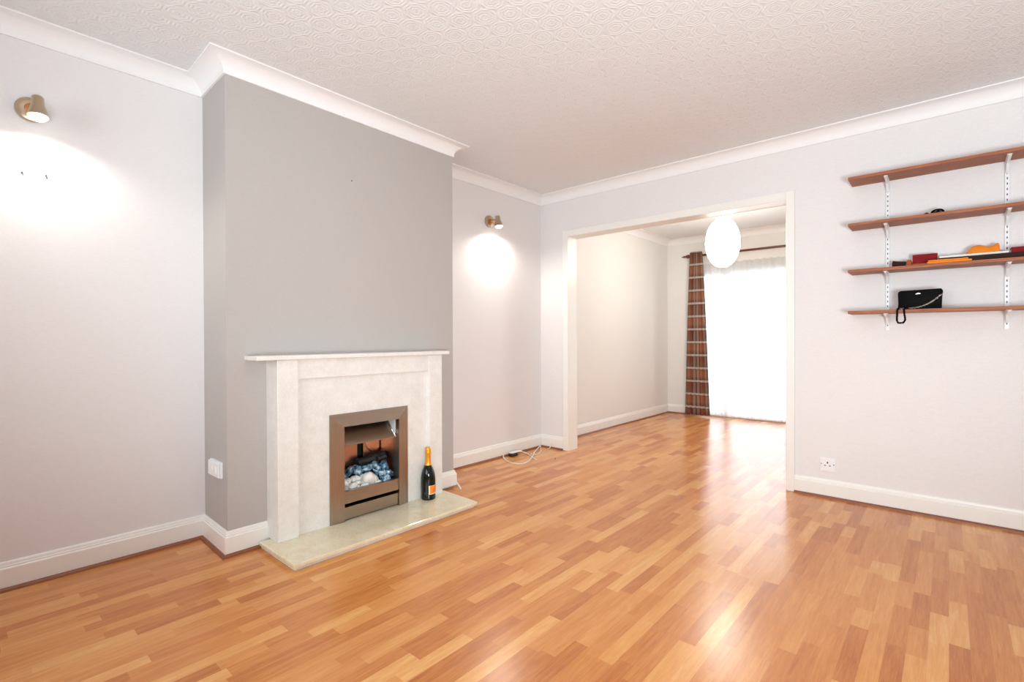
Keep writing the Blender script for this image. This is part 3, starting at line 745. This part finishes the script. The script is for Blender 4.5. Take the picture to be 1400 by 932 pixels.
def folds(name, x0t, x1t, x0b, x1b, zt, zb, y, amp_t, amp_b, nf, mat, nu, nv, seed, phase=0, flare=None):
    b = bmesh.new(); uv = b.loops.layers.uv.new('UVMap'); G = []
    for j in range(nv + 1):
        v = j / nv; z = zt + (zb - zt) * v; row = []; v = v ** .75
        for i in range(nu + 1):
            u = i / nu; xa = x0t + (x0b - x0t) * v; xb_ = x1t + (x1b - x1t) * v
            w = u + .010 * noise.noise(Vector((u * nf * .7, v * 1.5, seed)))
            am = (amp_t + (amp_b - amp_t) * v) * (1 + .45 * noise.noise(Vector((u * nf * .5, 0, seed + 5))))
            row.append((b.verts.new((xa + (xb_ - xa) * w, y + am * math.sin(2 * PI * nf * u + phase + .6 * noise.noise(Vector((u * 4, v * 2, seed + 2)))), z)), u, z))
        G.append(row)
    for A, B in zip(G, G[1:]):
        for i in range(nu):
            q = (A[i], A[i + 1], B[i + 1], B[i]); f = b.faces.new([t[0] for t in q]); f.smooth = True
            for lp, t in zip(f.loops, q): lp[uv].uv = (t[1], t[2])
    o = link(name, b, mat)
    return o
cur = folds('plaid_curtain', .362, .520, .296, .622, 2.146, .022, 6.440, .015, .020, 5.5, M['plaid'], 140, 60, 3)
sol = cur.modifiers.new('thickness', 'SOLIDIFY'); sol.thickness = .0025
tag(cur, 'brown and rust plaid curtain gathered at the left of the garden door', 'curtain')
net = thing('net_curtain', 'white net curtain hanging across the bright garden door', 'net curtain', (1.6, 6.525, 1.98))
o = folds('net_cloth', .40, 2.72, .40, 2.72, 1.985, .030, 6.525, .009, .012, 30, M['net'], 480, 12, 11); o.parent = net; o.matrix_parent_inverse = Matrix.Translation(-net.location)
b = bmesh.new(); tube(b, [(.38, 6.528, 1.982), (2.74, 6.528, 1.982)], .005, 10); link('net_rail', b, M['white'], net, smooth=True)
for x in (.385, 2.735):
    b = bmesh.new(); box(b, x - .008, x + .008, 6.520, YF, 1.974, 1.990, .001); link('rail_bracket', b, M['white'], net)

# ------------------------------------------------------------ light
w = bpy.data.worlds.new('daylight'); scn.world = w; w.use_nodes = True
nt = w.node_tree; bg = nt.nodes['Background']
tc = nt.nodes.new('ShaderNodeTexCoord'); sp = nt.nodes.new('ShaderNodeSeparateXYZ'); nt.links.new(tc.outputs['Generated'], sp.inputs[0])
rp = nt.nodes.new('ShaderNodeValToRGB'); nt.links.new(sp.outputs[2], rp.inputs[0])
rp.color_ramp.elements[0].position = 0; rp.color_ramp.elements[0].color = (.92, .96, 1, 1); rp.color_ramp.elements[1].position = 1; rp.color_ramp.elements[1].color = (.80, .90, 1, 1)
nt.links.new(rp.outputs[0], bg.inputs[0]); bg.inputs[1].default_value = 8.5

def portal(name, x0, x1, z0, z1, y, facing):
    L = bpy.data.lights.new(name, 'AREA'); L.shape = 'RECTANGLE'; L.size = x1 - x0; L.size_y = z1 - z0; L.cycles.is_portal = True
    o = bpy.data.objects.new(name, L); C.objects.link(o); o.location = ((x0 + x1) / 2, y, (z0 + z1) / 2); o.rotation_euler = (facing * PI / 2, 0, 0)
portal('front_window_daylight', WX0, WX1, WZ0, WZ1, Y0 - .21, 1)
portal('garden_door_daylight', DX0, DX1, 0, DZ, YF + .22, -1)
# added fill spot, no lamp there: low by right wall, brightens ceiling and walls
L = bpy.data.lights.new('added_fill_spot', 'SPOT'); L.energy = 285; L.color = (.87, .965, 1); L.spot_size = math.radians(125); L.spot_blend = .8; L.shadow_soft_size = .3
o = bpy.data.objects.new('added_fill_spot', L); C.objects.link(o); o.location = (3.6, .05, .75); o.rotation_euler = Vector((-2.0, 2.5, 1.6)).to_track_quat('-Z', 'Y').to_euler()

# ------------------------------------------------------------ camera
cam = bpy.data.cameras.new('camera'); co = bpy.data.objects.new('camera', cam); C.objects.link(co); scn.camera = co
yaw, pit, rol, fpx = -.7222, -.0063, -.0031, 677.7469
F = Vector((math.sin(yaw) * math.cos(pit), math.cos(yaw) * math.cos(pit), math.sin(pit)))
r = Vector((math.cos(yaw), -math.sin(yaw), 0)); u = r.cross(F)
R_ = r * math.cos(rol) + u * math.sin(rol); U_ = -r * math.sin(rol) + u * math.cos(rol)
m = Matrix((R_, U_, -F)).transposed().to_4x4(); m.translation = (2.9126, .0079, 1.03)
co.matrix_world = m
cam.sensor_width = 36; cam.lens = fpx / 1400 * 36; cam.clip_start = .02
scn.view_settings.view_transform = 'Standard'; scn.view_settings.look = 'None'
scn.view_settings.gamma = 1; scn.view_settings.use_curve_mapping = False; scn.view_settings.exposure = 0.04
scn.cycles.sample_clamp_indirect = 4.0; scn.cycles.caustics_reflective = False; scn.cycles.caustics_refractive = False
